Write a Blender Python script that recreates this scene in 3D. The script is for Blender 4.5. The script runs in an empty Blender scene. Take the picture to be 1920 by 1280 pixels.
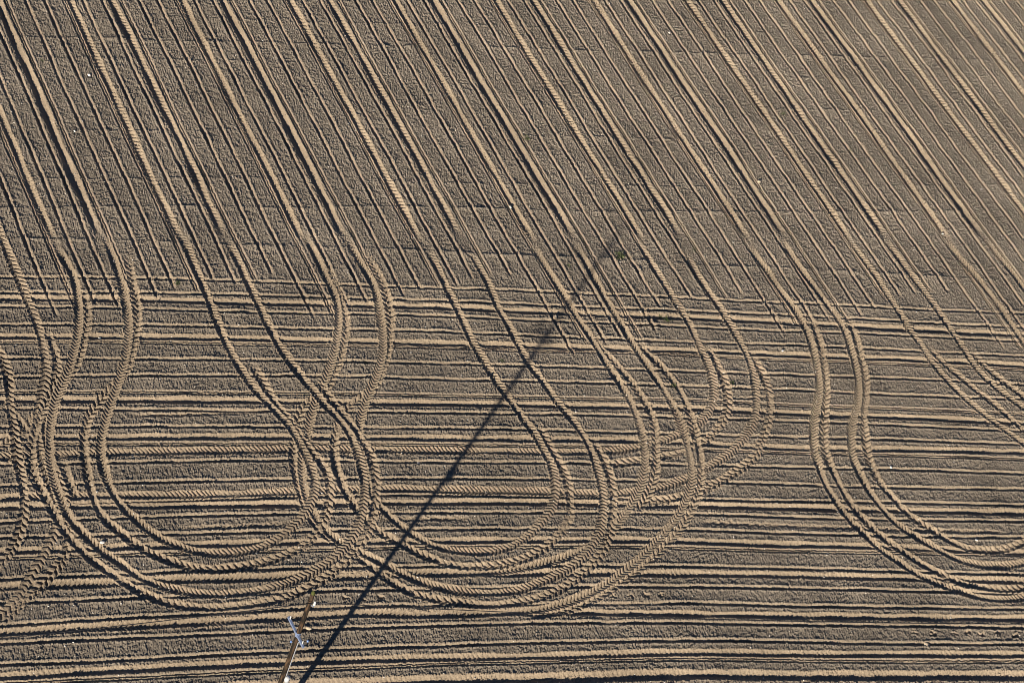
import bpy, bmesh, math, random
import numpy as np
from mathutils import Vector, Matrix

random.seed(7)
rng = np.random.default_rng(11)
sc = bpy.context.scene
C = sc.collection

# ------------------------------------------------------------------ camera
TH, ROLL, CAM_H, YAW = 0.830849920105533, 0.3632738152121292, 58.9046335800077, math.radians(25.38223195546591)
CAM_XY = (-23.05281432, -48.58799556)
FPX = 4000.0
def _cam_axes():
    fwd = np.array([0, math.cos(TH), -math.sin(TH)]); rt = np.array([1.0, 0, 0]); up = np.cross(rt, fwd)
    R = math.cos(ROLL) * rt + math.sin(ROLL) * up
    U = -math.sin(ROLL) * rt + math.cos(ROLL) * up
    c, s = math.cos(-YAW), math.sin(-YAW)
    Z = np.array([[c, -s, 0], [s, c, 0], [0, 0, 1.0]])
    return Z @ R, Z @ U, Z @ fwd
CR, CU, CF = _cam_axes()
CAM = np.array([CAM_XY[0], CAM_XY[1], CAM_H])
cam = bpy.data.cameras.new("camera"); cam_o = bpy.data.objects.new("camera", cam); C.objects.link(cam_o)
m = Matrix(((CR[0], CU[0], -CF[0], CAM[0]), (CR[1], CU[1], -CF[1], CAM[1]), (CR[2], CU[2], -CF[2], CAM[2]), (0, 0, 0, 1)))
cam_o.matrix_world = m
cam.sensor_width = 36.0; cam.lens = FPX / 1920 * 36.0
cam.clip_start = 0.5; cam.clip_end = 5000
sc.camera = cam_o

# ------------------------------------------------------------------ light
SUN_EL, SUN_TO = math.radians(17.6), math.radians(53.9)      # light travels towards SUN_TO over the ground
sdir = Vector((-math.cos(SUN_EL) * math.cos(SUN_TO), -math.cos(SUN_EL) * math.sin(SUN_TO), math.sin(SUN_EL)))
sun = bpy.data.lights.new("sun", 'SUN'); sun.energy = 5.0; sun.angle = math.radians(0.65); sun.color = (1.0, 0.87, 0.70)
sun_o = bpy.data.objects.new("sun", sun); C.objects.link(sun_o)
sun_o.rotation_euler = sdir.to_track_quat('Z', 'Y').to_euler(); sun_o.location = (0, 0, 80)
world = bpy.data.worlds.new("World"); sc.world = world; world.use_nodes = True
nt = world.node_tree; nt.nodes.clear()
sky = nt.nodes.new('ShaderNodeTexSky'); sky.sky_type = 'NISHITA'; sky.sun_disc = False
sky.sun_elevation = SUN_EL; sky.air_density = 0.5; sky.dust_density = 0.1; sky.ozone_density = 3.0; sky.altitude = 400; sky.sun_rotation = math.atan2(sdir.x, sdir.y)
bg = nt.nodes.new('ShaderNodeBackground'); bg.inputs['Strength'].default_value = 0.05
wo = nt.nodes.new('ShaderNodeOutputWorld')
nt.links.new(sky.outputs[0], bg.inputs[0]); nt.links.new(bg.outputs[0], wo.inputs[0])
sc.view_settings.view_transform = 'Standard'; sc.view_settings.look = 'None'
sc.view_settings.exposure = 0.72; sc.view_settings.gamma = 1.0
sc.cycles.filter_width = 0.8

# ------------------------------------------------------------------ helpers
def ray(x, y):
    d = ((x - 960) / FPX) * CR - ((y - 640) / FPX) * CU + CF
    return d / np.linalg.norm(d)
def G(pts, z=0.0):
    """survey points (from the aerial picture) -> metres on the ground"""
    out = []
    for x, y in pts:
        d = ray(x, y); t = (z - CAM[2]) / d[2]
        out.append((CAM + t * d)[:2])
    return np.array(out)
def mat(name, col, rough=0.8, spec=0.2, metal=0.0):
    M = bpy.data.materials.new(name); M.use_nodes = True
    b = M.node_tree.nodes['Principled BSDF']
    b.inputs['Base Color'].default_value = (*col, 1); b.inputs['Roughness'].default_value = rough
    b.inputs['Specular IOR Level'].default_value = spec; b.inputs['Metallic'].default_value = metal
    return M
def noise_mat(name, c1, c2, scale, rough=0.8, spec=0.2, metal=0.0, stretch=None, bump=0.0, detail=6, lo=0.35, hi=0.65):
    M = mat(name, c1, rough, spec, metal); n = M.node_tree.nodes; l = M.node_tree.links; b = n['Principled BSDF']
    tc = n.new('ShaderNodeTexCoord'); mp = n.new('ShaderNodeMapping'); nz = n.new('ShaderNodeTexNoise'); rp = n.new('ShaderNodeValToRGB')
    if stretch: mp.inputs['Scale'].default_value = stretch
    nz.inputs['Scale'].default_value = scale; nz.inputs['Detail'].default_value = detail
    rp.color_ramp.elements[0].color = (*c1, 1); rp.color_ramp.elements[1].color = (*c2, 1)
    rp.color_ramp.elements[0].position = lo; rp.color_ramp.elements[1].position = hi
    l.new(tc.outputs['Object'], mp.inputs[0]); l.new(mp.outputs[0], nz.inputs['Vector'])
    l.new(nz.outputs['Fac'], rp.inputs[0]); l.new(rp.outputs[0], b.inputs['Base Color'])
    if bump:
        bp = n.new('ShaderNodeBump'); bp.inputs['Distance'].default_value = bump
        l.new(nz.outputs['Fac'], bp.inputs['Height']); l.new(bp.outputs[0], b.inputs['Normal'])
    return M
def obj(name, bm, M, parent=None, smooth=True):
    me = bpy.data.meshes.new(name); bm.normal_update(); bm.to_mesh(me); bm.free()
    me.materials.append(M)
    if smooth: me.shade_smooth()
    o = bpy.data.objects.new(name, me); C.objects.link(o)
    if parent: o.parent = parent
    return o
def tag(o, label, cat, group=None):
    o['label'] = label; o['category'] = cat
    if group: o['group'] = group
    return o
def empty(name, loc, label, cat, group=None):
    o = bpy.data.objects.new(name, None); C.objects.link(o); o.location = loc; o.empty_display_size = .3
    return tag(o, label, cat, group)
def tube(bm, pts, radii, n=12, cap=True):
    pts = [Vector(p) for p in pts]; radii = [float(r) for r in radii] if hasattr(radii, '__len__') else radii
    if not hasattr(radii, '__len__'): radii = [radii] * len(pts)
    rings = []
    for i, p in enumerate(pts):
        a = pts[max(0, i - 1)]; b = pts[min(len(pts) - 1, i + 1)]
        t = (b - a).normalized()
        x = t.orthogonal().normalized() if i == 0 else (px - t * px.dot(t)).normalized()
        px = x; y = t.cross(x)
        rings.append([bm.verts.new(p + radii[i] * (math.cos(2 * math.pi * k / n) * x + math.sin(2 * math.pi * k / n) * y)) for k in range(n)])
    for A, B in zip(rings, rings[1:]):
        for k in range(n):
            bm.faces.new((A[k], A[(k + 1) % n], B[(k + 1) % n], B[k]))
    if cap:
        bm.faces.new(rings[0][::-1]); bm.faces.new(rings[-1])
def beam(bm, a, b, w, h, upv=(0, 0, 1)):
    a = Vector(a); b = Vector(b); t = (b - a).normalized(); s = t.cross(Vector(upv)).normalized(); u = s.cross(t)
    v = []
    for p in (a, b):
        for i, j in ((-1, -1), (1, -1), (1, 1), (-1, 1)): v.append(bm.verts.new(p + s * i * w / 2 + u * j * h / 2))
    for f in ((3, 2, 1, 0), (4, 5, 6, 7), (0, 1, 5, 4), (1, 2, 6, 5), (2, 3, 7, 6), (3, 0, 4, 7)): bm.faces.new([v[k] for k in f])

# ------------------------------------------------------------------ the field: relief on a 2.5 cm grid
DX = 0.018; X0, Y0 = -21.5, -18.0; NX, NY = 2980, 2420
H = np.zeros((NY, NX), np.float32)
ky = np.fft.fftfreq(NY, DX)[:, None].astype(np.float32); kx = np.fft.rfftfreq(NX, DX)[None, :].astype(np.float32)
def fnoise(lam, bw=0.6, sx=1.0, sy=1.0, ang=0.0):
    """band-limited noise, wavelength lam (m); sx, sy stretch it along its axes"""
    w = rng.standard_normal((NY, NX)).astype(np.float32)
    F = np.fft.rfft2(w)
    c, s = math.cos(ang), math.sin(ang)
    k = np.sqrt(((kx * c + ky * s) * sx) ** 2 + ((-kx * s + ky * c) * sy) ** 2) * lam + 1e-6
    F = F * np.exp(-(np.log(k) / bw) ** 2)
    r = np.fft.irfft2(F, s=(NY, NX)).astype(np.float32)
    return r / r.std()
gx = (X0 + DX * np.arange(NX)).astype(np.float32); gy = (Y0 + DX * np.arange(NY)).astype(np.float32)
N_SM = fnoise(0.10, 0.5)            # clods
N_MD = fnoise(0.30, 0.6)
N_LG = fnoise(1.8, 0.7)
N_FI = fnoise(0.06, 0.35)
clod = np.maximum(N_SM, -0.8) * 0.0030 + N_FI * 0.0024 + fnoise(0.17, .45, 1, 3.0, 1.85) * 0.0030
streak = fnoise(0.45, 0.5, 0.06, 1.0)                # long bands along the headland direction
ribmask = np.clip(fnoise(0.7, 0.5, 0.18, 1.0) * 0.75 + 0.35, 0, 1.6)
ribs = np.sin(2 * math.pi * (gx[None, :] + 0.03 * N_MD + 0.05 * gy[:, None]) / 0.155) * ribmask * 0.0078
amp = np.clip(1 + .38 * fnoise(2.6, .6, .6, 1.0) + .25 * fnoise(0.9, .5), .45, 2.0)   # patches of finer and coarser tilth
amp *= 1 + 1.1 * np.clip((-14.2 - gy[:, None]) / .6, 0, 1)                              # rough strip along the field edge
clod *= amp
lumps = np.maximum(fnoise(0.17, .35) - 2.1, 0) * 0.03                                  # single bigger clods
fine = fnoise(0.16, 0.45, 0.10, 1.0) * np.clip(fnoise(1.3, .5, .35, 1.0) * .8 + .35, 0, 1.5) * 0.0048   # narrow lines drawn by the roller
H += clod + N_MD * 0.0045 + N_LG * 0.007 + streak * 0.0070 + ribs + lumps + fine
CLOD = clod + 0.5 * lumps

def catmull(P, step):
    P = np.asarray(P, float)
    if len(P) < 3:
        n = max(2, int(np.linalg.norm(P[-1] - P[0]) / step) + 1)
        return P[0] + (P[-1] - P[0]) * np.linspace(0, 1, n)[:, None]
    Q = np.vstack([2 * P[0] - P[1], P, 2 * P[-1] - P[-2]]); out = []
    for i in range(1, len(Q) - 2):
        p0, p1, p2, p3 = Q[i - 1:i + 3]
        n = max(1, int(np.linalg.norm(p2 - p1) / step))
        t = np.linspace(0, 1, n, endpoint=False)[:, None]
        out.append(0.5 * (2 * p1 + (p2 - p0) * t + (2 * p0 - 5 * p1 + 4 * p2 - p3) * t ** 2 + (3 * p1 - p0 - 3 * p2 + p3) * t ** 3))
    out.append(P[-1:]); return np.vstack(out)
def relax(P, it=2):
    P = P.copy()
    for _ in range(it): P[1:-1] = 0.25 * P[:-2] + 0.5 * P[1:-1] + 0.25 * P[2:]
    return P
def field_of(P, hw):
    """flat cell indices within hw of the polyline P, with signed offset t, run s and total length"""
    D = np.full((NY, NX), 1e9, np.float32); T = np.zeros((NY, NX), np.float32); S = np.zeros((NY, NX), np.float32)
    s0 = 0.0
    for a, b in zip(P[:-1], P[1:]):
        d = b - a; L = float(np.hypot(*d))
        if L < 1e-6: continue
        d = d / L
        i0 = max(0, int((min(a[0], b[0]) - hw - X0) / DX)); i1 = min(NX, int((max(a[0], b[0]) + hw - X0) / DX) + 2)
        j0 = max(0, int((min(a[1], b[1]) - hw - Y0) / DX)); j1 = min(NY, int((max(a[1], b[1]) + hw - Y0) / DX) + 2)
        if i0 < i1 and j0 < j1:
            rx = gx[None, i0:i1] - a[0]; ry = gy[j0:j1, None] - a[1]
            s = rx * d[0] + ry * d[1]; t = -rx * d[1] + ry * d[0]
            e = np.maximum(np.maximum(-s, s - L), 0)
            dist = t * t + e * e
            w = D[j0:j1, i0:i1]; up = dist < w
            w[up] = dist[up]
            T[j0:j1, i0:i1][up] = t[up]; S[j0:j1, i0:i1][up] = (s0 + np.clip(s, 0, L))[up]
        s0 += L
    idx = np.flatnonzero(D < hw * hw)
    dd = np.sqrt(D.ravel()[idx])
    t = T.ravel()[idx]; t = np.where(t < 0, -dd, dd)
    return idx, t, S.ravel()[idx], s0
def sstep(a, b, x):
    u = np.clip((x - a) / (b - a), 0, 1); return u * u * (3 - 2 * u)
K = np.zeros(NX * NY, np.float32)      # how firmly the soil is pressed (0 loose crumbs, 1 pressed by share or tyre)
Hf = H.ravel(); nsm = N_SM.ravel(); nmd = N_MD.ravel(); nlg = N_LG.ravel(); nfi = N_FI.ravel(); cl = CLOD.ravel(); nl2 = fnoise(3.2, .7).ravel()

def furrow(P, depth=0.045, sig=0.052, double=False, wob=0.012, fade=(0.25, 0.25), fill=0.55):
    depth *= 1.5
    idx, t, s, L = field_of(P, 0.26)
    if not len(idx): return
    t = t + wob * nmd[idx] * 0.8
    g = np.exp(-np.abs(t / sig) ** 2.4)
    d = depth * (1 + 0.16 * nlg[idx] + 0.10 * nmd[idx])
    d = d * np.clip(1 + .16 * nl2[idx], .35, 1.5)
    prof = -d * g + .45 * cl[idx] * g
    if double: prof = prof + 0.95 * d * np.exp(-(t / 0.027) ** 2)
    prof = prof + 0.30 * d * np.exp(-((np.abs(t) - 0.115) / 0.036) ** 2) * (1 + .35 * nsm[idx])
    e = sstep(0, fade[0], s) * sstep(0, fade[1], L - s)
    w = fill * np.exp(-(t / (sig * 1.9)) ** 4) * e
    Hf[idx] = Hf[idx] * (1 - w) + prof * e
    if depth > 0: K[idx] = np.maximum(K[idx], np.exp(-(t / 0.10) ** 4) * e)

def seam(P, h):
    """low lip left by the roller's edge: gentle on one side, abrupt on the other"""
    idx, t, s, L = field_of(P, 0.3)
    if not len(idx): return
    t = t + .012 * nmd[idx]
    e = np.where(t > 0, np.exp(-(t / .028) ** 2), np.exp(-np.abs(t / .13) ** 1.5))
    Hf[idx] += h * .95 * e * np.clip(1 + .35 * nlg[idx] + .25 * nl2[idx], .1, 1.6)

def tyre(P, w0=0.18, depth=0.062, lug=0.018, pitch=0.185, k=0.9, off=0.0, rough=0.45, fade=(1.0, 1.0), flip=1, keep=0.12, duty=-0.25, berm=0.012, sharp=2.6, dvar=None):
    depth *= 1.25
    idx, t, s, L = field_of(P, w0 * 1.75)
    if not len(idx): return
    t = t + 0.006 * nmd[idx]
    u = t / (w0 * (1 + .07 * nl2[idx])); au = np.abs(u)
    e = sstep(0, fade[0], s) * sstep(0, fade[1], L - s)
    wi = (1 - sstep(0.88, 1.14, au)) * e
    if dvar: depth = depth * np.interp(s / L, [a for a, _ in dvar], [b for _, b in dvar]).astype(np.float32)
    body = -depth * (1 + 0.10 * nlg[idx]) * np.clip(1 - au ** 1.7, 0, 1)
    ph = (s + flip * k * np.abs(t)) / pitch + np.where(t > 0, off, 0)
    ph = ph + 0.03 * nmd[idx] + 0.12 * nlg[idx]
    lg = -lug * 0.5 * (1 + np.tanh(sharp * (np.cos(2 * math.pi * ph) + duty)))
    lg = lg * (1 - sstep(0.9, 1.1, au)) * np.clip(0.95 + 0.30 * nl2[idx] + .22 * nmd[idx], .15, 1.5)
    new = keep * Hf[idx] + body + lg + rough * cl[idx] + 0.3 * lug
    Hf[idx] = Hf[idx] * (1 - wi) + new * wi
    K[idx] = np.maximum(K[idx], (1 - sstep(1.05, 1.40, au)) * e)
    Hf[idx] += e * berm * np.exp(-((au - 1.20) / 0.15) ** 2) * (1 + 0.5 * nsm[idx] + .3 * nmd[idx])

# ---- straight sowing passes of the main field
RN = np.array([0.96289806, 0.26986538]); RD = np.array([-0.26986538, 0.96289806]); RC = -10.436429630341824; PASS = 4.5
def on_row(c, v): return RN * c + RD * v
def v_of(px): return float(G([px])[0] @ RD)
def line(c, v0, v1, amp=0.018, seed=0):
    n = max(3, int(abs(v1 - v0) / 0.8)); v = np.linspace(v0, v1, n); r = np.random.default_rng(seed + 10000)
    ph = r.uniform(0, 6.28, 3)
    dv = amp * (np.sin(v / 2.3 + ph[0]) + .6 * np.sin(v / 0.9 + ph[1]))
    return np.array([on_row(c + d, q) for q, d in zip(v, dv)])
VTOP = 40.0

# faint cross lines left by the seedbed roller (run across the field under everything else)
for pts, dp in [
    ([(33,70),(200,72),(333,78),(500,80),(690,86),(840,88),(957,90),(1140,97),(1273,99),(1330,101),(1497,105),(1647,108),(1847,113)], .034),
    ([(0,390),(200,388),(400,387),(583,390),(723,387),(940,392),(1107,397),(1257,397),(1397,397),(1613,397),(1897,395)], .032),
    ([(33,447),(267,452),(417,459),(617,463),(707,466),(840,472),(940,478),(1057,482),(1173,487),(1257,493),(1347,499),(1463,502),(1563,507),(1713,516),(1863,524)], .032),
    ([(0,20),(160,22),(400,35),(640,43),(900,48),(1100,55),(1350,60),(1500,63),(1700,68)], .016),
    ([(50,105),(110,110),(160,108),(330,112),(600,118)], .017), ([(115,242),(200,245),(440,243),(640,246)], .015),
    ([(0,333),(160,336),(420,333),(640,338),(900,345),(1100,347),(1280,350),(1600,349),(1900,345)], .017),
    ([(1280,202),(1480,205),(1640,207)], .018), ([(1480,145),(1600,148)], .014), ([(960,255),(1080,256),(1280,262)], .016), ([(640,333),(900,345)],.014)]:
    P = catmull(G(pts), .4); seam(P, dp)

# ---- headland: sowing rows and wheel ruts parallel to the field edge
def ext(P, L=9.0):
    P = np.asarray(P); a = P[0] - P[1]; b = P[-1] - P[-2]
    return np.vstack([P[0] + a / np.linalg.norm(a) * L, P, P[-1] + b / np.linalg.norm(b) * L])
def hl(pts): return catmull(ext(relax(catmull(G(pts), 1.0), 3)), .5)
thin = [
 [(17,520),(233,521),(333,523),(567,531),(773,539),(957,544),(1107,552),(1223,555),(1363,564),(1580,572),(1713,580),(1897,587)],
 [(17,549),(200,548),(433,552),(673,560),(790,562),(1007,572),(1207,580),(1447,590),(1613,597),(1747,607),(1880,612)],
 [(17,575),(200,577),(467,585),(673,589),(807,591),(990,600),(1240,610),(1413,619),(1613,625),(1897,639)],
 [(17,609),(200,609),(333,610),(457,614),(673,619),(790,620),(1057,632),(1313,642),(1480,647),(1647,654),(1780,662),(1897,667)],
 [(33,672),(183,673),(300,673),(500,675),(673,678),(773,680),(957,685),(1240,694),(1380,700),(1513,704),(1680,709),(1813,715),(1897,720)],
 [(50,707),(167,704),(400,704),(667,705),(773,710),(873,712),(1107,717),(1223,722),(1397,727),(1613,737),(1780,745),(1897,747)],
 [(133,767),(267,768),(400,769),(707,772),(840,774),(1073,777),(1173,779),(1463,789),(1647,795),(1780,802),(1897,807)],
 [(133,800),(267,799),(517,800),(700,802),(957,804),(1140,810),(1463,819),(1680,824),(1813,830),(1897,832)],
 [(217,867),(333,865),(533,861),(740,866),(1007,867),(1347,872),(1480,877),(1663,879),(1897,887)],
 [(183,906),(333,902),(533,899),(723,897),(873,897),(1007,898),(1397,905),(1513,909),(1680,914),(1897,917)],
 [(500,933),(740,927),(1007,931),(1313,936),(1480,940),(1713,942),(1897,947)],
 [(167,973),(267,968),(400,966),(533,963),(740,960),(873,961),(1023,960),(1297,963),(1413,967),(1563,972),(1897,977)],
 [(167,1004),(317,1001),(533,996),(790,992),(990,991),(1173,991),(1297,992),(1447,999),(1580,1002),(1713,1006),(1897,1007)],
 [(33,1084),(150,1079),(300,1072),(500,1066),(900,1060),(1297,1061),(1447,1065),(1580,1067),(1680,1071),(1897,1076)],
 [(83,1127),(167,1123),(250,1121),(500,1112),(657,1104),(723,1106),(1000,1100),(1207,1099),(1297,1099),(1447,1102),(1713,1107),(1897,1113)],
 [(50,1169),(167,1159),(300,1156),(400,1149),(700,1135),(1140,1132),(1313,1129),(1480,1136),(1613,1137),(1897,1141)],
 [(33,1204),(200,1197),(333,1192),(500,1184),(673,1176),(840,1172),(973,1167),(1140,1167),(1297,1166),(1480,1171),(1680,1172),(1897,1176)],
 [(33,1244),(200,1239),(333,1231),(500,1222),(673,1214),(807,1211),(973,1204),(1140,1202),(1297,1199),(1480,1202),(1680,1206),(1897,1207)],
]
double = [
 [(7,642),(183,640),(300,642),(533,646),(680,648),(807,650),(973,657),(1107,659),(1240,662),(1380,671),(1480,675),(1647,680),(1780,687),(1897,692)],
 [(150,735),(267,734),(400,737),(533,737),(723,739),(873,742),(990,744),(1107,748),(1297,749),(1480,760),(1647,764),(1780,770),(1897,775)],
 [(233,832),(367,832),(500,832),(723,832),(873,834),(1007,835),(1200,839),(1480,849),(1700,853),(1897,860)],
 [(83,1044),(233,1039),(333,1037),(723,1027),(907,1025),(1173,1024),(1297,1027),(1447,1032),(1580,1034),(1713,1036),(1897,1039)],
 [(200,1272),(333,1266),(500,1257),(673,1251),(807,1244),(973,1241),(1140,1237),(1297,1234),(1480,1237),(1680,1239),(1897,1239)],
]
ruts = [
 ([(17,560),(200,560),(333,564),(433,567),(583,570),(673,572),(790,574),(990,584),(1107,589),(1240,594),(1330,597),(1430,602),(1647,614),(1747,620),(1897,627)], .074, .006),
 ([(17,631),(200,631),(300,631),(367,632),(567,638),(680,640),(790,642),(940,647),(1073,651),(1240,655),(1447,664),(1647,672),(1747,675),(1897,684)], .068, .010),
 ([(150,750),(267,750),(433,751),(567,753),(723,755),(873,757),(1007,759),(1140,762),(1297,765),(1480,775),(1647,780),(1897,792)], .074, .008),
 ([(133,820),(267,820),(433,818),(517,819),(707,820),(873,822),(973,824),(1140,824),(1297,830),(1463,840),(1680,842),(1897,847)], .056, .010),
 ([(167,949),(267,948),(400,947),(533,946),(723,942),(873,942),(1007,941),(1107,944),(1313,948),(1447,951),(1547,954),(1713,957),(1897,961)], .074, .012),
 ([(83,1031),(350,1021),(500,1017),(823,1014),(907,1013),(1173,1012),(1297,1014),(1447,1021),(1580,1022),(1680,1026),(1813,1031),(1897,1035)], .060, .010),
 ([(33,1099),(133,1096),(317,1086),(433,1084),(533,1081),(790,1076),(1100,1074),(1297,1076),(1447,1077),(1580,1081),(1713,1084),(1897,1089)], .062, .018),
 ([(33,1184),(167,1176),(333,1169),(467,1161),(633,1152),(690,1149),(807,1150),(940,1149),(1107,1147),(1297,1151),(1480,1154),(1680,1157),(1897,1159)], .066, .018),
 ([(33,1266),(200,1257),(333,1249),(500,1242),(673,1237),(807,1232),(973,1231),(1140,1226),(1297,1222),(1480,1226),(1680,1226),(1897,1227)], .060, .014),
]
# shallow wide hollows seen between the rows
for pts, dp, sg in [([(230,778),(330,777),(420,774),(517,770)], .035, .07), ([(1363,748),(1420,745),(1480,740)], .03, .07), ([(700,975),(800,972),(900,973)], .03, .10), ([(317,990),(450,987),(560,980)], .03, .09),
                    ([(1297,978),(1480,985),(1700,992),(1897,998)], .03, .10), ([(1500,600),(1560,590)], .02, .06)]:
    furrow(catmull(G(pts), .4), dp, sg, wob=.03, fade=(1, 1), fill=.3)
for pts in thin: furrow(hl(pts), 0.048, .055, fill=.6)
for pts in double: furrow(hl(pts), 0.046, .085, double=True, fill=.6)
for n_, (pts, dp, lg) in enumerate(ruts):
    tyre(hl(pts), depth=dp, lug=lg, pitch=0.17, k=.45, rough=.7, fade=(.2, .2), keep=.1, flip=(-1) ** n_, w0=.14, berm=.009)
last = hl(ruts[-1][0])
for j, dy in enumerate((-.86, -1.6, -2.35, -3.1, -3.8, -4.5)):
    P = last + np.array([0, dy])
    if j % 3 == 0: tyre(P, depth=.085, lug=.012, pitch=.17, k=.4, rough=.8, fade=(.2, .2), w0=.20)
    else: furrow(P, .045, .055)
# boot-sized scuffs in a row beside the lowest headland rows
for pts in ([(1715,1185),(1750,1189),(1790,1187),(1815,1186),(1840,1189),(1870,1186),(1905,1192)], [(1150,1116),(1183,1116),(1213,1116),(1240,1116)], [(650,1122),(680,1123),(715,1121)]):
    for p in G(pts): furrow(np.array([p + (-.16, .03), p, p + (.16, -.02)]), .05, .05, wob=.05, fade=(.1, .1))

# ---- main field rows
ENDS = {-2: (43,514), -1: (200,582), 0: (420,540), 1: (682,583), 2: (875,536), 3: (1150,650), 4: (1310,571), 5: (1540,612), 6: (1707,566), 7: (1895,667)}
LASTROW = {-2: -.3, 7: -1.0}
row_off = [-0.975, -0.225, 0.525, 1.275, 2.025, 2.775]
for i in range(-6, 13):
    if i in ENDS:
        vend = v_of(ENDS[i])
    else: vend = v_of((1895, 640)) - (0.6 if i % 2 else 0) if i > 7 else v_of((0, 540)) - (.8 if i % 2 else 0)
    for q, o in enumerate(row_off):
        c = RC + PASS * i + o
        r = random.Random(i * 17 + q)
        furrow(line(c, VTOP, vend + r.uniform(-.22, .22), seed=i * 50 + q), depth=.047 if q not in (1, 4) else .044, sig=.05 if q not in (1, 4) else .08,
               double=q in (1, 4) and not (q == 4 and i % 2 == 0 and False), fade=(.2, .5), fill=.7)
# ---- straight wheel ruts of the main field, down to where the turns begin
RUT_END = {-2: 30, -1: 430, 0: 430, 1: 430, 2: 430, 3: 430, 4: 430, 5: 430, 6: 430, 7: 430}
for i in range(-6, 13):
    for q, o in enumerate((0.0, 1.68)):
        c = RC + PASS * i + o
        vend = {-1: v_of((110, 470)), 0: v_of((350, 470)), 1: v_of((590, 470)), 2: v_of((790, 470)), 3: v_of((1020, 470)), 4: v_of((1210, 470)), 5: v_of((1410, 470)), 6: v_of((1610, 470)), 7: v_of((1790, 470))}.get(i, v_of((0, 560)) if i < 0 else v_of((1919, 560)) - 1)
        P = line(c, VTOP, vend, seed=900 + i * 3 + q)
        if q == 0: tyre(P, depth=.064, lug=.022, pitch=.19, k=.7, rough=1.15, fade=(.2, 1.5), flip=1 if i % 2 else -1, w0=.16, keep=.2, berm=.008)
        else: tyre(P, depth=.070 if i % 2 == 0 else .080, lug=.028 if i % 2 == 0 else .007, pitch=.19, k=.7, rough=.5, fade=(.2, 1.5), flip=1 if i % 2 else -1, w0=.165, keep=.1, berm=.008)

# ---- wheel tracks of the turns on the headland (front strand, trailing strand), oldest first
def up(i, o, ytop=400):
    """a point on the straight rut a little above the traced part"""
    return None
def track(pts, two=False, **kw):
    P = relax(catmull(G(pts), 0.12), 6)
    a = dict(w0=.165, depth=.042, lug=.044, pitch=.15, k=.85, rough=.3, duty=-.55, sharp=5, berm=.009, fade=(1.2, .4), keep=.06)
    if two: a.update(w0=.165, depth=.042, lug=.048, pitch=.24, duty=-.3, k=.7, rough=.6, off=.5, fade=(1.4, .8), keep=.22, sharp=3.2)
    a.update(kw); tyre(P, **a)
REV = lambda p: p[::-1]
# passes 5 and 6 (loop leaving the frame on the right)
A5 = [(1397,447),(1420,484),(1443,514),(1460,540),(1480,567),(1497,590),(1510,614),(1520,640),(1528,667),(1533,694),(1537,720),(1535,747),(1530,767),(1525,794),(1525,827),(1528,850),(1543,897),(1560,927),(1580,957),(1600,981),(1627,1007),(1653,1031),(1687,1054),(1717,1074),(1753,1091),(1797,1107),(1847,1121),(1897,1122),(1950,1112),(2010,1085)]
A5b = [(1505,575),(1530,620),(1541,660),(1547,700),(1549,740),(1546,787),(1545,827),(1553,864),(1567,894),(1583,924),(1603,954),(1630,984),(1660,1011),(1690,1031),(1723,1054),(1763,1074),(1807,1094),(1853,1102),(1897,1104),(1950,1094),(2010,1060)]
B5 = [(1457,437),(1483,477),(1510,517),(1533,547),(1553,574),(1573,600),(1587,627),(1595,654),(1603,680),(1608,707),(1610,734),(1608,760),(1600,787),(1595,820),(1600,861),(1613,891),(1630,921),(1650,947),(1673,974),(1703,997),(1737,1017),(1773,1037),(1813,1054),(1863,1061),(1897,1059),(1950,1044),(2000,1010)]
B5b = [(1580,575),(1600,620),(1612,660),(1621,700),(1624,740),(1620,774),(1622,820),(1630,864),(1643,894),(1663,921),(1687,947),(1717,974),(1753,997),(1787,1017),(1820,1029),(1863,1032),(1900,1024),(1950,1000),(1990,965)]
A6 = REV([(1580,434),(1610,474),(1637,510),(1660,547),(1680,577),(1703,614),(1727,647),(1747,677),(1773,710),(1803,740),(1837,770),(1873,797),(1913,827),(1990,890),(2040,950)])
B6 = REV([(1650,437),(1680,477),(1707,514),(1733,547),(1757,580),(1777,610),(1797,640),(1820,674),(1843,704),(1873,730),(1913,760),(1990,815),(2060,880)])
A6b = REV([(1735,640),(1757,668),(1793,700),(1830,731),(1870,762),(1913,800),(1990,865)])
B6b = REV([(1815,650),(1833,672),(1867,704),(1907,734),(1960,775),(2010,815)])
A7 = [(1763,434),(1790,474),(1820,507),(1847,540),(1873,574),(1897,610),(1925,650),(1960,700)]
B7 = [(1837,434),(1867,474),(1897,510),(1930,555),(1965,610),(1995,660)]
for p in (A6b, B6b): track(p, True)
for p in (A6, B6): track(p, fade=(.4, 1.2))
for p in (A5b, B5b): track(p, True, depth=.055)
for p in (A5, B5): track(p, depth=.058)
for p in (A7, B7): track(p)
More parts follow.
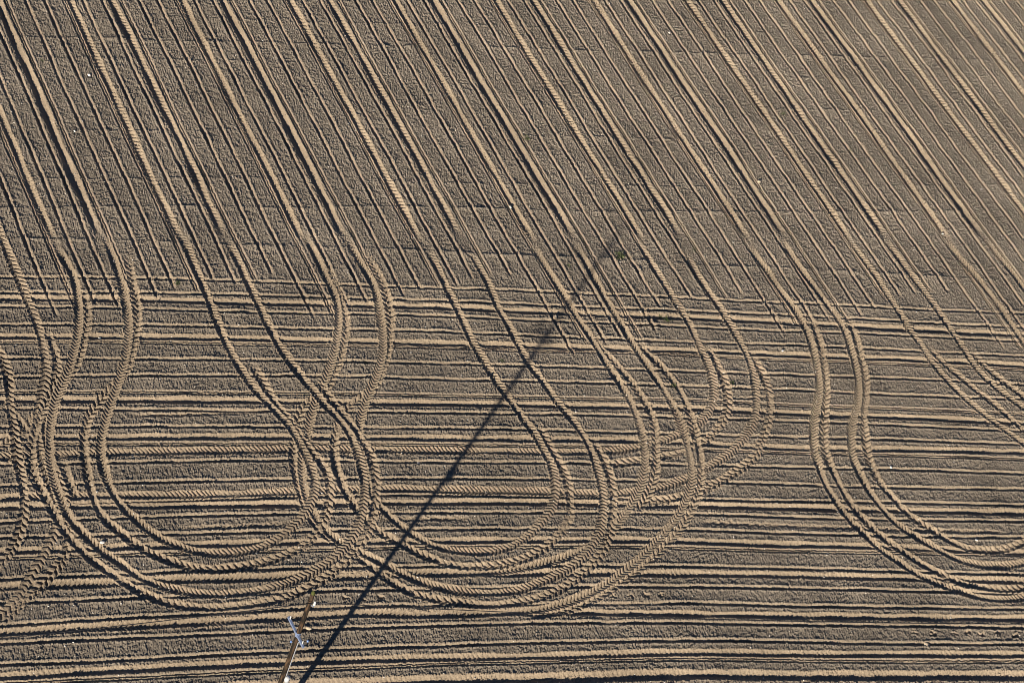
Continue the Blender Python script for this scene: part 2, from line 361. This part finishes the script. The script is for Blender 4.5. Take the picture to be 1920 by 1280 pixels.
# pass 4, coming from the left along the headland
T1 = [(-60,862),(33,855),(200,849),(333,846),(550,842),(723,843),(873,845),(990,847),(1100,847),(1170,842),(1230,830),(1280,810),(1317,787),(1330,767),(1338,747),(1337,720),(1330,690),(1317,660),(1303,630),(1287,597),(1263,560),(1240,524),(1213,480),(1187,437)]
T2 = [(-60,940),(33,932),(233,929),(433,926),(533,922),(723,917),(873,919),(1007,921),(1073,924),(1157,925),(1230,915),(1280,900),(1320,880),(1360,855),(1390,827),(1407,804),(1417,780),(1418,754),(1417,727),(1410,694),(1400,664),(1383,634),(1367,604),(1347,574),(1327,544),(1303,510),(1280,464)]
A4b = [(1100,870),(1150,870),(1230,858),(1280,847),(1320,830),(1343,807),(1360,780),(1365,754),(1360,720),(1350,694),(1337,667),(1322,640)]
B4b = [(1130,942),(1200,940),(1260,935),(1310,921),(1347,904),(1380,884),(1413,858),(1428,826),(1439,797),(1444,770),(1442,737),(1433,710),(1420,684),(1402,655)]
for p in (A4b, B4b): track(p, True)
for p in (T1, T2): track(p, fade=(.4, 1.2), dvar=[(0, 1.2), (.5, 1.1), (.75, .8), (.85, 1.1), (1, 1.5)])
# pass 3, leaving to the left along the headland
T3 = [(993,447),(1017,490),(1040,527),(1060,557),(1077,587),(1097,617),(1117,647),(1133,674),(1150,700),(1167,727),(1183,754),(1193,780),(1203,810),(1208,840),(1210,871),(1203,907),(1190,934),(1173,961),(1153,987),(1130,1007),(1100,1027),(1057,1045),(1007,1059),(957,1067),(907,1072),(840,1074),(790,1074),(723,1077),(673,1081),(533,1082),(433,1085),(317,1087),(133,1096),(33,1099),(-60,1105)]
T4 = [(1070,447),(1097,490),(1117,527),(1137,564),(1157,594),(1173,624),(1193,654),(1210,680),(1230,710),(1250,740),(1267,770),(1280,804),(1290,840),(1297,880),(1296,910),(1285,940),(1266,974),(1237,1008),(1207,1040),(1173,1069),(1133,1097),(1090,1119),(1040,1136),(973,1146),(907,1149),(807,1152),(690,1150),(633,1152),(467,1161),(333,1169),(167,1176),(33,1184),(-60,1190)]
A3b = [(1098,610),(1123,648),(1150,677),(1177,707),(1200,740),(1217,767),(1228,804),(1230,840),(1230,875),(1222,910),(1205,945),(1185,970)]
B3b = [(1180,620),(1207,655),(1237,684),(1260,712),(1276,734),(1292,770),(1303,810),(1312,850),(1315,890),(1310,925),(1295,960),(1272,995),(1240,1030),(1207,1060),(1157,1096),(1107,1127),(1050,1146),(980,1156)]
for p in (A3b, B3b): track(p, True)
for p in (T3, T4): track(p, fade=(1.2, .3), dvar=[(0, 1.5), (.18, 1.3), (.26, .75), (.42, .8), (.5, 1.2), (1, 1.3)])
# passes 1 and 2, joined by the middle loop
B1b = [(673,457),(697,494),(717,530),(727,567),(732,604),(730,640),(722,675),(708,712),(690,738),(657,759),(645,780),(628,815),(626,850),(631,880),(642,910),(655,935),(672,957),(690,980),(713,999),(750,1017),(773,1031),(807,1046),(847,1059),(890,1062),(940,1057),(990,1044),(1023,1024),(1050,1001),(1067,974),(1070,941),(1063,897),(1053,874),(1040,850),(1022,820),(1000,785)]
A1b = [(600,480),(625,530),(640,565),(648,600),(646,640),(630,690),(610,730),(575,755),(560,780),(550,830),(551,870),(556,895),(566,930),(585,975),(617,1008),(657,1034),(707,1071),(750,1101),(790,1117),(840,1127),(907,1134),(957,1131),(1007,1121),(1057,1101),(1090,1077),(1113,1054),(1133,1027),(1145,994),(1150,964),(1150,921),(1140,881),(1127,850),(1105,815)]
B1 = [(647,437),(663,470),(683,504),(700,534),(708,560),(713,594),(718,627),(718,660),(710,694),(697,727),(683,760),(674,794),(674,825),(678,860),(687,900),(700,930),(720,957),(750,984),(783,1007),(823,1026),(873,1034),(913,1034),(957,1024),(990,1004),(1017,977),(1037,947),(1042,914),(1037,881),(1030,861),(1017,840),(1007,817),(983,787),(960,754),(933,717),(907,677),(883,634),(867,600),(853,570),(840,544),(820,504),(797,457)]
A1 = [(563,427),(587,470),(610,517),(627,550),(635,584),(633,627),(627,660),(617,694),(603,727),(590,757),(580,796),(573,830),(566,865),(568,905),(580,945),(600,982),(635,1015),(683,1038),(713,1054),(740,1067),(773,1084),(823,1101),(873,1109),(923,1111),(973,1106),(1007,1094),(1057,1071),(1090,1047),(1117,1011),(1127,981),(1132,947),(1128,911),(1120,881),(1113,857),(1097,820),(1073,787),(1043,750),(1017,714),(993,684),(973,647),(950,604),(933,574),(917,534),(900,504),(880,464)]
for p in (B1b, A1b): track(p, True, dvar=[(0, .8), (.25, .9), (.45, 1.4), (.6, 1.2), (1, 1.1)])
for p in (B1, A1): track(p, fade=(1.2, 1.2), dvar=[(0, 1.5), (.1, 1.3), (.17, .75), (.26, .9), (.36, 1.4), (.5, 1.25), (.6, .9), (.72, 1.2), (1, 1.6)])
# passes -1 and 0, joined by the left loop
Bmb = [(238,465),(247,527),(255,560),(257,600),(251,634),(243,670),(230,705),(207,728),(187,752),(166,782),(157,815),(157,845),(160,871),(167,904),(180,947),(200,977),(233,1004),(277,1034),(320,1052),(367,1066),(417,1067),(467,1061),(517,1046),(560,1028),(587,1007),(605,980),(616,945),(619,915),(614,887),(600,864),(577,838),(556,808),(530,772),(508,742),(488,708),(468,675)]
Amb = [(150,530),(158,560),(163,594),(158,627),(148,670),(128,706),(100,732),(82,765),(68,800),(58,840),(60,884),(78,921),(95,950),(108,975),(124,999),(143,1021),(177,1054),(213,1077),(250,1101),(290,1121),(333,1134),(383,1139),(433,1137),(483,1131),(533,1121),(573,1104),(612,1082),(648,1054),(678,1018),(698,975),(706,930),(704,890),(694,850),(672,812),(645,778),(615,740),(590,705)]
Bm = [(187,427),(207,470),(220,507),(230,537),(235,567),(240,594),(240,627),(237,660),(230,690),(220,720),(213,744),(203,770),(197,794),(190,820),(188,847),(193,874),(203,907),(217,934),(237,957),(263,981),(293,1004),(333,1022),(383,1036),(433,1036),(483,1027),(520,1011),(550,987),(573,961),(587,934),(591,905),(585,880),(573,850),(554,815),(540,794),(520,774),(497,750),(473,724),(450,690),(430,654),(413,617),(400,584),(387,550),(370,514),(353,470),(333,427)]
Am = [(97,447),(120,487),(137,517),(143,544),(147,570),(148,600),(145,627),(138,660),(132,687),(120,714),(107,740),(100,767),(95,794),(93,827),(95,871),(103,904),(113,931),(125,961),(143,987),(167,1011),(193,1034),(227,1057),(267,1084),(317,1102),(367,1112),(417,1114),(467,1109),(517,1099),(560,1084),(600,1064),(633,1041),(662,1005),(678,965),(684,920),(680,885),(672,850),(660,822),(651,805),(639,790),(626,775),(607,759),(597,740),(580,724),(550,687),(523,647),(500,604),(480,560),(463,527),(443,484),(420,440)]
L1 = [(103,717),(92,745),(75,770),(55,792),(35,812),(10,832),(-30,848)]
L2 = [(100,840),(117,868),(128,900),(138,925),(155,950)]
Bn = [(-25,380),(3,447),(20,487),(37,527),(50,560),(63,590),(73,620),(80,647),(85,680),(85,714),(78,740),(72,765),(68,800),(72,830),(83,870),(97,910),(107,950),(106,985),(97,1010),(75,1050),(50,1090),(20,1135),(-25,1170)]
Bnb = [(85,610),(97,640),(105,667),(107,694),(103,717),(92,745),(85,780),(86,830),(97,870),(112,910),(125,960),(130,1000),(122,1040),(103,1067),(80,1094),(50,1120),(17,1154),(-20,1185)]
An = [(-40,600),(-20,640),(0,662),(9,685),(16,712),(18,740),(20,770),(26,800),(30,835),(34,870),(42,905),(46,940),(42,978),(31,1012),(8,1050),(-30,1090)]
An2 = [(-12,735),(5,757),(20,772),(36,789),(50,806),(62,830)]
track(L1, True, lug=.026, pitch=.2); track(An2, True); track(L2, True)
track(REV(Bnb), True, lug=.062); track(REV(An), True, lug=.062, keep=.05); track(REV(Bn), fade=(.4, 1.2), lug=.060, pitch=.2)
for p in (Bmb, Amb): track(p, True, dvar=[(0, .8), (.25, .8), (.4, 1.5), (.55, 1.2), (1, 1.1)])
for p in (Bm, Am): track(p, fade=(1.2, 1.2), dvar=[(0, 1.6), (.1, 1.3), (.15, .7), (.24, .8), (.33, 1.5), (.5, 1.3), (.6, .85), (.72, 1.2), (1, 1.6)])
H = Hf.reshape(NY, NX)
edge = np.minimum(np.minimum(np.arange(NX)[None, :], NX - 1 - np.arange(NX)[None, :]), np.minimum(np.arange(NY)[:, None], NY - 1 - np.arange(NY)[:, None])) * DX
H *= np.clip(edge / 0.4, 0, 1)

def h_at(p):
    i = int(round((p[0] - X0) / DX)); j = int(round((p[1] - Y0) / DX))
    return float(H[j, i]) if 0 <= i < NX and 0 <= j < NY else 0.0

# ---- soil material
def soil(name, rows=False):
    M = bpy.data.materials.new(name); M.use_nodes = True; n = M.node_tree.nodes; l = M.node_tree.links
    b = n['Principled BSDF']; b.inputs['Roughness'].default_value = 1.0; b.inputs['Diffuse Roughness'].default_value = 0.35; b.inputs['Specular IOR Level'].default_value = 0.0
    tc = n.new('ShaderNodeTexCoord')
    n1 = n.new('ShaderNodeTexNoise'); n1.inputs['Scale'].default_value = 0.35; n1.inputs['Detail'].default_value = 5
    n2 = n.new('ShaderNodeTexNoise'); n2.inputs['Scale'].default_value = 14.0; n2.inputs['Detail'].default_value = 8; n2.inputs['Roughness'].default_value = .7
    n3 = n.new('ShaderNodeTexNoise'); n3.inputs['Scale'].default_value = 26.0; n3.inputs['Detail'].default_value = 3; n3.inputs['Roughness'].default_value = .6
    for q in (n1, n2, n3): l.new(tc.outputs['Object'], q.inputs['Vector'])
    r1 = n.new('ShaderNodeValToRGB'); e = r1.color_ramp.elements
    e[0].position, e[0].color = .34, (0.272, 0.226, 0.172, 1); e[1].position, e[1].color = .66, (0.362, 0.300, 0.228, 1)
    r2 = n.new('ShaderNodeValToRGB'); e = r2.color_ramp.elements
    e[0].position, e[0].color = .30, (0.62, 0.62, 0.64, 1); e[1].position, e[1].color = .62, (1.0, 1.0, 1.0, 1)
    mx = n.new('ShaderNodeMixRGB'); mx.blend_type = 'MULTIPLY'; mx.inputs[0].default_value = 1.0
    l.new(n1.outputs['Fac'], r1.inputs[0]); l.new(n2.outputs['Fac'], r2.inputs[0])
    l.new(r1.outputs[0], mx.inputs[1]); l.new(r2.outputs[0], mx.inputs[2])
    at = n.new('ShaderNodeAttribute'); at.attribute_name = 'pressed'
    r3 = n.new('ShaderNodeValToRGB'); e = r3.color_ramp.elements      # lit-rut contrast put into colour: loose crumbs darkened for fine self-shading, pressed soil paler
    e[0].position, e[0].color = 0, (0.80, 0.85, 0.92, 1); e[1].position, e[1].color = 1, (1.12, 1.11, 1.08, 1)
    m2 = n.new('ShaderNodeMixRGB'); m2.blend_type = 'MULTIPLY'; m2.inputs[0].default_value = 1.0
    l.new(at.outputs['Fac'], r3.inputs[0]); l.new(mx.outputs[0], m2.inputs[1]); l.new(r3.outputs[0], m2.inputs[2]); l.new(m2.outputs[0], b.inputs['Base Color'])
    bp = n.new('ShaderNodeBump'); bp.inputs['Strength'].default_value = 1.0; bp.inputs['Distance'].default_value = 0.016
    l.new(n3.outputs['Fac'], bp.inputs['Height']); l.new(bp.outputs[0], b.inputs['Normal'])
    if rows:
        dt = n.new('ShaderNodeVectorMath'); dt.operation = 'DOT_PRODUCT'; dt.inputs[1].default_value = (RN[0], RN[1], 0)
        l.new(tc.outputs['Object'], dt.inputs[0])
        mm = n.new('ShaderNodeMath'); mm.operation = 'MULTIPLY'; mm.inputs[1].default_value = 2 * math.pi / .75; l.new(dt.outputs['Value'], mm.inputs[0])
        cs = n.new('ShaderNodeMath'); cs.operation = 'COSINE'; l.new(mm.outputs[0], cs.inputs[0])
        pw = n.new('ShaderNodeMath'); pw.operation = 'MAXIMUM'; pw.inputs[1].default_value = .6; l.new(cs.outputs[0], pw.inputs[0])
        b2 = n.new('ShaderNodeBump'); b2.inputs['Distance'].default_value = .1; b2.invert = True
        l.new(pw.outputs[0], b2.inputs['Height']); l.new(bp.outputs[0], b2.inputs['Normal']); l.new(b2.outputs[0], b.inputs['Normal'])
    return M
M_SOIL = soil("dry_loam"); M_SOIL2 = soil("dry_loam_far", True)

me = bpy.data.meshes.new("field")
XX, YY = np.meshgrid(gx, gy)
co = np.stack([XX, YY, H], -1).astype(np.float32).reshape(-1, 3)
ring = []
ox = [-400, X0 + .03, X0 + DX * (NX - 1) - .03, 400]; oy = [-400, Y0 + .03, Y0 + DX * (NY - 1) - .03, 400]
base = len(co)
rv = np.array([[x, y, -0.02] for y in oy for x in ox], np.float32)
co = np.vstack([co, rv])
a = (np.arange(NY - 1)[:, None] * NX + np.arange(NX - 1)[None, :]).ravel()
quads = np.stack([a, a + 1, a + NX + 1, a + NX], -1).astype(np.int32)
rq = np.array([[base + j * 4 + i, base + j * 4 + i + 1, base + j * 4 + i + 5, base + j * 4 + i + 4] for j in range(3) for i in range(3) if not (i == 1 and j == 1)], np.int32)
nq = len(quads); quads = np.vstack([quads, rq])
me.vertices.add(len(co)); me.vertices.foreach_set('co', co.ravel())
me.loops.add(quads.size); me.loops.foreach_set('vertex_index', quads.ravel())
me.polygons.add(len(quads)); me.polygons.foreach_set('loop_start', np.arange(0, quads.size, 4, dtype=np.int32))
me.materials.append(M_SOIL); me.materials.append(M_SOIL2)
mi = np.zeros(len(quads), np.int32); mi[nq:] = 1
me.polygons.foreach_set('material_index', mi)
me.polygons.foreach_set('use_smooth', np.ones(len(quads), bool))
me.update(calc_edges=True)
pa = me.attributes.new('pressed', 'FLOAT', 'POINT'); pv = np.zeros(len(co), np.float32); pv[:base] = K; pa.data.foreach_set('value', pv)
fo = bpy.data.objects.new("field", me); C.objects.link(fo); fo['kind'] = 'structure'
fo['label'] = 'bare brown sown field pressed with seed rows, wheel ruts and looping tractor tracks'; fo['category'] = 'field'

# ------------------------------------------------------------------ stones
M_WHITE = noise_mat("chalky_stone", (0.55, 0.53, 0.48), (0.78, 0.76, 0.72), 25, .8, .2)
M_TAN = noise_mat("tan_stone", (0.38, 0.31, 0.22), (0.60, 0.52, 0.40), 20, .85, .2)
def stone_bm(sz, seed, sub=2):
    bm = bmesh.new(); bmesh.ops.create_icosphere(bm, subdivisions=sub, radius=1)
    r = random.Random(seed); ax = [Vector((r.uniform(-1, 1), r.uniform(-1, 1), r.uniform(-1, 1))).normalized() for _ in range(7)]
    sx, sy, sz_ = sz * r.uniform(.9, 1.25), sz * r.uniform(.65, .9), sz * r.uniform(.5, .7)
    for v in bm.verts:
        d = v.co.normalized(); k = 1.0
        for a_ in ax: k = min(k, .78 / max(.5, d.dot(a_)) if d.dot(a_) > .78 else k)
        v.co = Vector((d.x * sx * k, d.y * sy * k, d.z * sz_ * k))
    bmesh.ops.rotate(bm, verts=bm.verts, matrix=Matrix.Rotation(r.uniform(0, 6.28), 3, 'Z'))
    return bm
def G1(p): return G([p])[0]
STONES = [((167,141), .075, 'w', 'white stone lying on smooth soil between two seed rows in the upper left'),
 ((140,247), .055, 'w', 'small white stone touching a dark seed furrow low in the upper left corner'),
 ((187,632), .06, 'w', 'white stone in the dark bottom of a headland rut between the two leftmost chevron tracks'),
 ((192,1017), .08, 'w', 'thin white stone on the ridge of the leftmost looping tyre track'),
 ((785,866), .075, 'w', 'white stone on a flat headland strip beside the dark pole shadow'),
 ((957,388), .075, 'w', 'white stone in a rut of the main field above the pole shadow tip'),
 ((1255,62), .07, 'w', 'white stone on a seed row near the top edge right of centre'),
 ((1423,341), .10, 't', 'tan lump of stone beside a deep rut in the right half of the main field'),
 ((1738,1206), .13, 't', 'large tan stone casting a shadow on a headland row at the lower right'),
 ((1467,658), .06, 'w', 'white stone on the rut crossing between the two chevron tracks right of centre'),
 ((1670,876), .06, 'w', 'white stone on a headland row right of the paired tracks curving out of the frame'),
 ((1831,1012), .06, 'w', 'white stone inside the tight bend of the tracks at the right edge'),
 ((1475,1205), .045, 't', 'small tan stone on the third headland row from the bottom edge'),
 ((579,1177), .10, 't', 'tan stone on the soil just right of the wooden pole'),
 ((1768,438), .055, 'w', 'white stone in a wheel rut of the main field near the right edge'),
 ((1840,355), .055, 'w', 'white stone in the first straight rut from the upper right edge')]
for k, (p, sz, kd, lab) in enumerate(STONES):
    q = G1(p); o = obj("field_stone", stone_bm(sz, 40 + k), M_WHITE if kd == 'w' else M_TAN)
    o.location = (q[0], q[1], h_at(q) + sz * .25); tag(o, lab, 'stone', 'stones lying on the field')
# fine scatter of pebbles and dry crumbs
def scatter(name, n, lo, hi, M, label, seed):
    r = np.random.default_rng(seed); bm0 = bmesh.new(); bmesh.ops.create_icosphere(bm0, subdivisions=1, radius=1)
    v0 = np.array([v.co for v in bm0.verts], np.float32); f0 = np.array([[v.index for v in f.verts] for f in bm0.faces], np.int32); bm0.free()
    V = []; F = []
    xy = np.stack([r.uniform(-20, 30, n), r.uniform(-17, 23, n)], -1)
    sz = lo + (hi - lo) * r.random(n) ** 3
    for i in range(n):
        a = r.uniform(0, 6.28); c, s = math.cos(a), math.sin(a)
        v = v0 * (1 + r.normal(0, .16, (len(v0), 1))).astype(np.float32) * np.array([1.1, .8, .6], np.float32) * sz[i]
        v = np.stack([v[:, 0] * c - v[:, 1] * s + xy[i, 0], v[:, 0] * s + v[:, 1] * c + xy[i, 1], v[:, 2] + h_at(xy[i]) + sz[i] * .3], -1)
        F.append(f0 + i * len(v0)); V.append(v)
    m_ = bpy.data.meshes.new(name); m_.from_pydata(np.vstack(V).tolist(), [], np.vstack(F).tolist()); m_.materials.append(M)
    o = bpy.data.objects.new(name, m_); C.objects.link(o); o['kind'] = 'stuff'; tag(o, label, 'pebbles')
    return o
scatter("pebbles", 6500, .008, .030, M_WHITE, 'tiny pale pebbles strewn over the whole sown field', 5)
scatter("soil_crumbs", 9000, .012, .042, M_SOIL, 'loose brown crumbs of soil strewn over the whole field', 6)

# ------------------------------------------------------------------ weeds
M_WEED = noise_mat("weed_leaf", (0.035, 0.055, 0.015), (0.07, 0.095, 0.03), 18, .7, .2)
def weed_bm(sz, seed):
    r = random.Random(seed); bm = bmesh.new()
    for k in range(r.randint(26, 40)):
        a = r.uniform(0, 6.28); el = r.uniform(.1, 1.2); L = sz * r.uniform(.35, .8); w = L * r.uniform(.14, .24)
        o = Vector((r.gauss(0, sz * .38), r.gauss(0, sz * .38), 0))
        d = Vector((math.cos(a) * math.cos(el), math.sin(a) * math.cos(el), math.sin(el))); s = d.cross(Vector((0, 0, 1))).normalized()
        p0 = o; p1 = o + d * L * .55; p2 = o + d * L * .95 + Vector((0, 0, -L * .15))
        v = [bm.verts.new(q) for q in (p0 - s * w * .2, p0 + s * w * .2, p1 + s * w * .5, p2, p1 - s * w * .5)]
        bm.faces.new((v[0], v[1], v[2], v[4])); bm.faces.new((v[4], v[2], v[3]))
    return bm
WEEDS = [((1160,479), .30, 'largest green weed patch, just right of the tip of the pole shadow'),
 ((1180,484), .16, 'small weed tuft right beside the largest weed patch near the shadow tip'),
 ((988,261), .20, 'green weed tuft alone on smooth soil in the upper middle of the field'),
 ((1238,590), .16, 'weed tuft on the edge of a headland rut right of the pole shadow'),
 ((1250,601), .18, 'weed tuft in the dark headland rut right of the pole shadow'),
 ((1067,499), .15, 'weed tuft on bare soil just left of the upper pole shadow'),
 ((333,532), .16, 'weed tuft where seed rows end above the first headland rut at left'),
 ((563,587), .12, 'weed tuft on the headland strip left of the first chevron crossing'),
 ((687,677), .12, 'weed tuft on a headland row between the paired chevron tracks'),
 ((940,677), .12, 'weed tuft on a headland row left of the pole shadow'),
 ((1372,719), .16, 'weed tuft between the twin strands of a curving track right of centre'),
 ((1261,722), .16, 'weed tuft on the berm of the double track right of the pole shadow'),
 ((1468,213), .16, 'weed tuft beside a straight rut in the upper right of the field'),
 ((1595,283), .12, 'weed tuft on a seed row furthest right of all weeds'),
 ((1302,469), .12, 'weed tuft on a lit rut wall a little right of the shadow tip'),
 ((1620,550), .11, 'weed tuft on a seed row end near the right headland rut'),
 ((78,114), .12, 'weed tuft on a seed row near the upper left corner'),
 ((586,162), .11, 'weed tuft on a seed row left of centre near the top')]
for k, (p, sz, lab) in enumerate(WEEDS):
    q = G1(p); o = obj("weed", weed_bm(sz, 70 + k), M_WEED, smooth=False); o.location = (q[0], q[1], h_at(q)); tag(o, lab, 'weed', 'weeds growing in the field')

# ------------------------------------------------------------------ wooden utility pole
M_POLE = noise_mat("creosoted_wood", (0.010, 0.008, 0.006), (0.085, 0.052, 0.030), 2.6, .8, .25, stretch=(6, 6, 0.9), bump=.01, lo=.42, hi=.66)
M_MOSS = noise_mat("mossy_cap", (0.035, 0.045, 0.012), (0.09, 0.10, 0.03), 12, .8, .2)
M_STEEL = noise_mat("galvanised_steel", (0.14, 0.19, 0.32), (0.22, 0.29, 0.45), 9, .4, .5, metal=.1)
M_PORC = mat("white_porcelain", (0.48, 0.50, 0.52), .2, .5)
M_BLUE = mat("blue_insulator", (0.12, 0.20, 0.42), .3, .5)
M_CABLE = mat("grey_conduit", (0.36, 0.38, 0.42), .35, .5, .2)
M_WIRE = mat("dark_wire", (0.03, 0.03, 0.035), .5, .3, .5)
PB = Vector((-11.11, -16.53, h_at((-11.11, -16.53)))); PT = Vector((-10.89, -16.62, 8.79)); PD = (PT - PB).normalized()
def axis(z): return PB + (PT - PB) * float((z - PB.z) / (PT.z - PB.z))
def near_axis(x, y):
    """point on the sight line through a surveyed pixel that lies nearest the pole's axis"""
    d = Vector(ray(x, y)); w = Vector(CAM) - PB; b = d.dot(PD); den = 1 - b * b
    return Vector(CAM) + d * ((b * w.dot(PD) - w.dot(d)) / den)
pole = empty("utility_pole", PB, 'brown wooden utility pole with pale steel crossarm at the bottom edge', 'utility pole')
inv = Matrix.Translation(-PB)
def part(name, bm, M, parent=pole, smooth=True):
    if parent is pole: bm.transform(inv)
    elif parent.parent is pole: bm.transform(inv)
    return obj(name, bm, M, parent, smooth)
bm = bmesh.new(); zs = np.linspace(0, 1, 24)
tube(bm, [PB + Vector((0, 0, -.3)) + (PT - PB - Vector((0, 0, -.3))) * float(z) for z in zs], [.092 - .030 * z + .002 * math.sin(9 * z) for z in zs], 20)
part("shaft", bm, M_POLE)
bm = bmesh.new(); tube(bm, [PT - PD * .02, PT + PD * .03, PT + PD * .10, PT + PD * .13], [.061, .065, .045, .015], 16); part("pole_cap", bm, M_MOSS)
right = Vector((CR[0], CR[1], 0)).normalized()
# top insulator carrying the wire
ins_p = near_axis(587, 1119); side = (ins_p - axis(ins_p.z)); side.z = 0
IN = axis(8.42) + Vector((0.10, -0.13, 0))
bm = bmesh.new(); tube(bm, [axis(8.30) + Vector((.03, -.06, 0)), axis(8.30) + Vector((.10, -.13, .0)), IN + Vector((0, 0, .05))], .012, 8); pin = part("insulator_pin", bm, M_STEEL)
bm = bmesh.new(); tube(bm, [IN + Vector((0, 0, z)) for z in (-.03, 0, .03, .05, .08, .10, .14, .155)], [.035, .046, .04, .03, .044, .04, .028, .01], 14); part("insulator", bm, M_PORC, pin)
# crossarm seen almost end-on, square to the line
ca = near_axis(556, 1186); zc = ca.z
def at_z(x, y, z):
    d = ray(x, y); t = (z - CAM[2]) / d[2]; return Vector(CAM + t * d)
e1, e2 = at_z(541, 1156, zc), at_z(569, 1213, zc)
sh = axis(zc) + Vector((.0, -.0, 0)) - (e1 + e2) / 2; sh.z = 0
off = Vector((-.16, 0, 0))
print('crossarm', zc, e1, e2, (e2 - e1).length, 'axis', axis(zc))
bm = bmesh.new(); beam(bm, e1, e2, .06, .08); arm = part("crossarm", bm, M_STEEL, smooth=False)
for e in (e1, e2):
    dd = (e1 + e2) / 2 - e; p = e + dd.normalized() * .10
    bm = bmesh.new(); tube(bm, [p + Vector((0, 0, z)) for z in (.045, .07, .09, .12, .15, .19, .20)], [.018, .026, .018, .024, .018, .016, .008], 12); part("insulator", bm, M_PORC, arm)
mid = axis(zc)
bm = bmesh.new(); tube(bm, [mid + PD * -.10, mid + PD * .10], [.081, .081], 20, cap=False); part("clamp_band", bm, M_STEEL, arm)
# two service insulators on a thin bracket lower down
b1, b2 = near_axis(546, 1202), near_axis(577, 1201); zb = (b1.z + b2.z) / 2
b1, b2 = at_z(546, 1202, zb), at_z(577, 1201, zb)
bm = bmesh.new(); tube(bm, [b1, b2], .014, 8); br = part("bracket", bm, M_POLE)
for p in (b1, b2):
    bm = bmesh.new(); tube(bm, [p + Vector((0, 0, z)) for z in (-.04, -.025, 0, .025, .04)], [.015, .035, .04, .03, .012], 12); part("insulator", bm, M_BLUE, br)
# conduit down the side of the pole and its white end box
c1, c2 = near_axis(556, 1198), near_axis(533, 1268)
def beside(z, d=.135): return axis(z) + right * d
c2 = near_axis(531, 1268)
bm = bmesh.new(); tube(bm, [beside(z, .085 + .01 * (zc - z) / 3) for z in np.linspace(zc - .2, c2.z, 10)], .020, 10); cd = part("conduit", bm, M_CABLE)
bm = bmesh.new(); q = beside(c2.z - .06, .15); tube(bm, [q + Vector((0, 0, z)) for z in (-.16, -.14, .05, .08)], [.05, .085, .085, .03], 16); part("junction_box", bm, M_PORC, cd)

# the overhead line, hanging from the top insulator to both sides
WP = IN + Vector((0, 0, .10))
wl, wr = at_z(183, 1177, WP.z - .55), at_z(960, 1147, WP.z - .45)
dl = (wl - WP); dl.z = 0; dr = (wr - WP); dr.z = 0
print('wire', WP, 'left az', math.degrees(math.atan2(-dl.y, -dl.x)), dl.length, 'right az', math.degrees(math.atan2(dr.y, dr.x)), dr.length)
wire = empty("overhead_wire", WP, 'thin dark overhead wire running across the picture from the top of the wooden pole', 'wire')
for dvec, sag in ((dl, .55), (dr, .45)):
    L = 45.0; d = dvec.normalized(); q = dvec.length / L; S4 = sag / (q * (1 - q))
    bm = bmesh.new(); tube(bm, [d * float(L * u) + Vector((0, 0, -S4 * float(u) * (1 - float(u)))) for u in np.linspace(0, 1, 60)], .013, 6)
    o = obj("wire_span", bm, M_WIRE, wire)
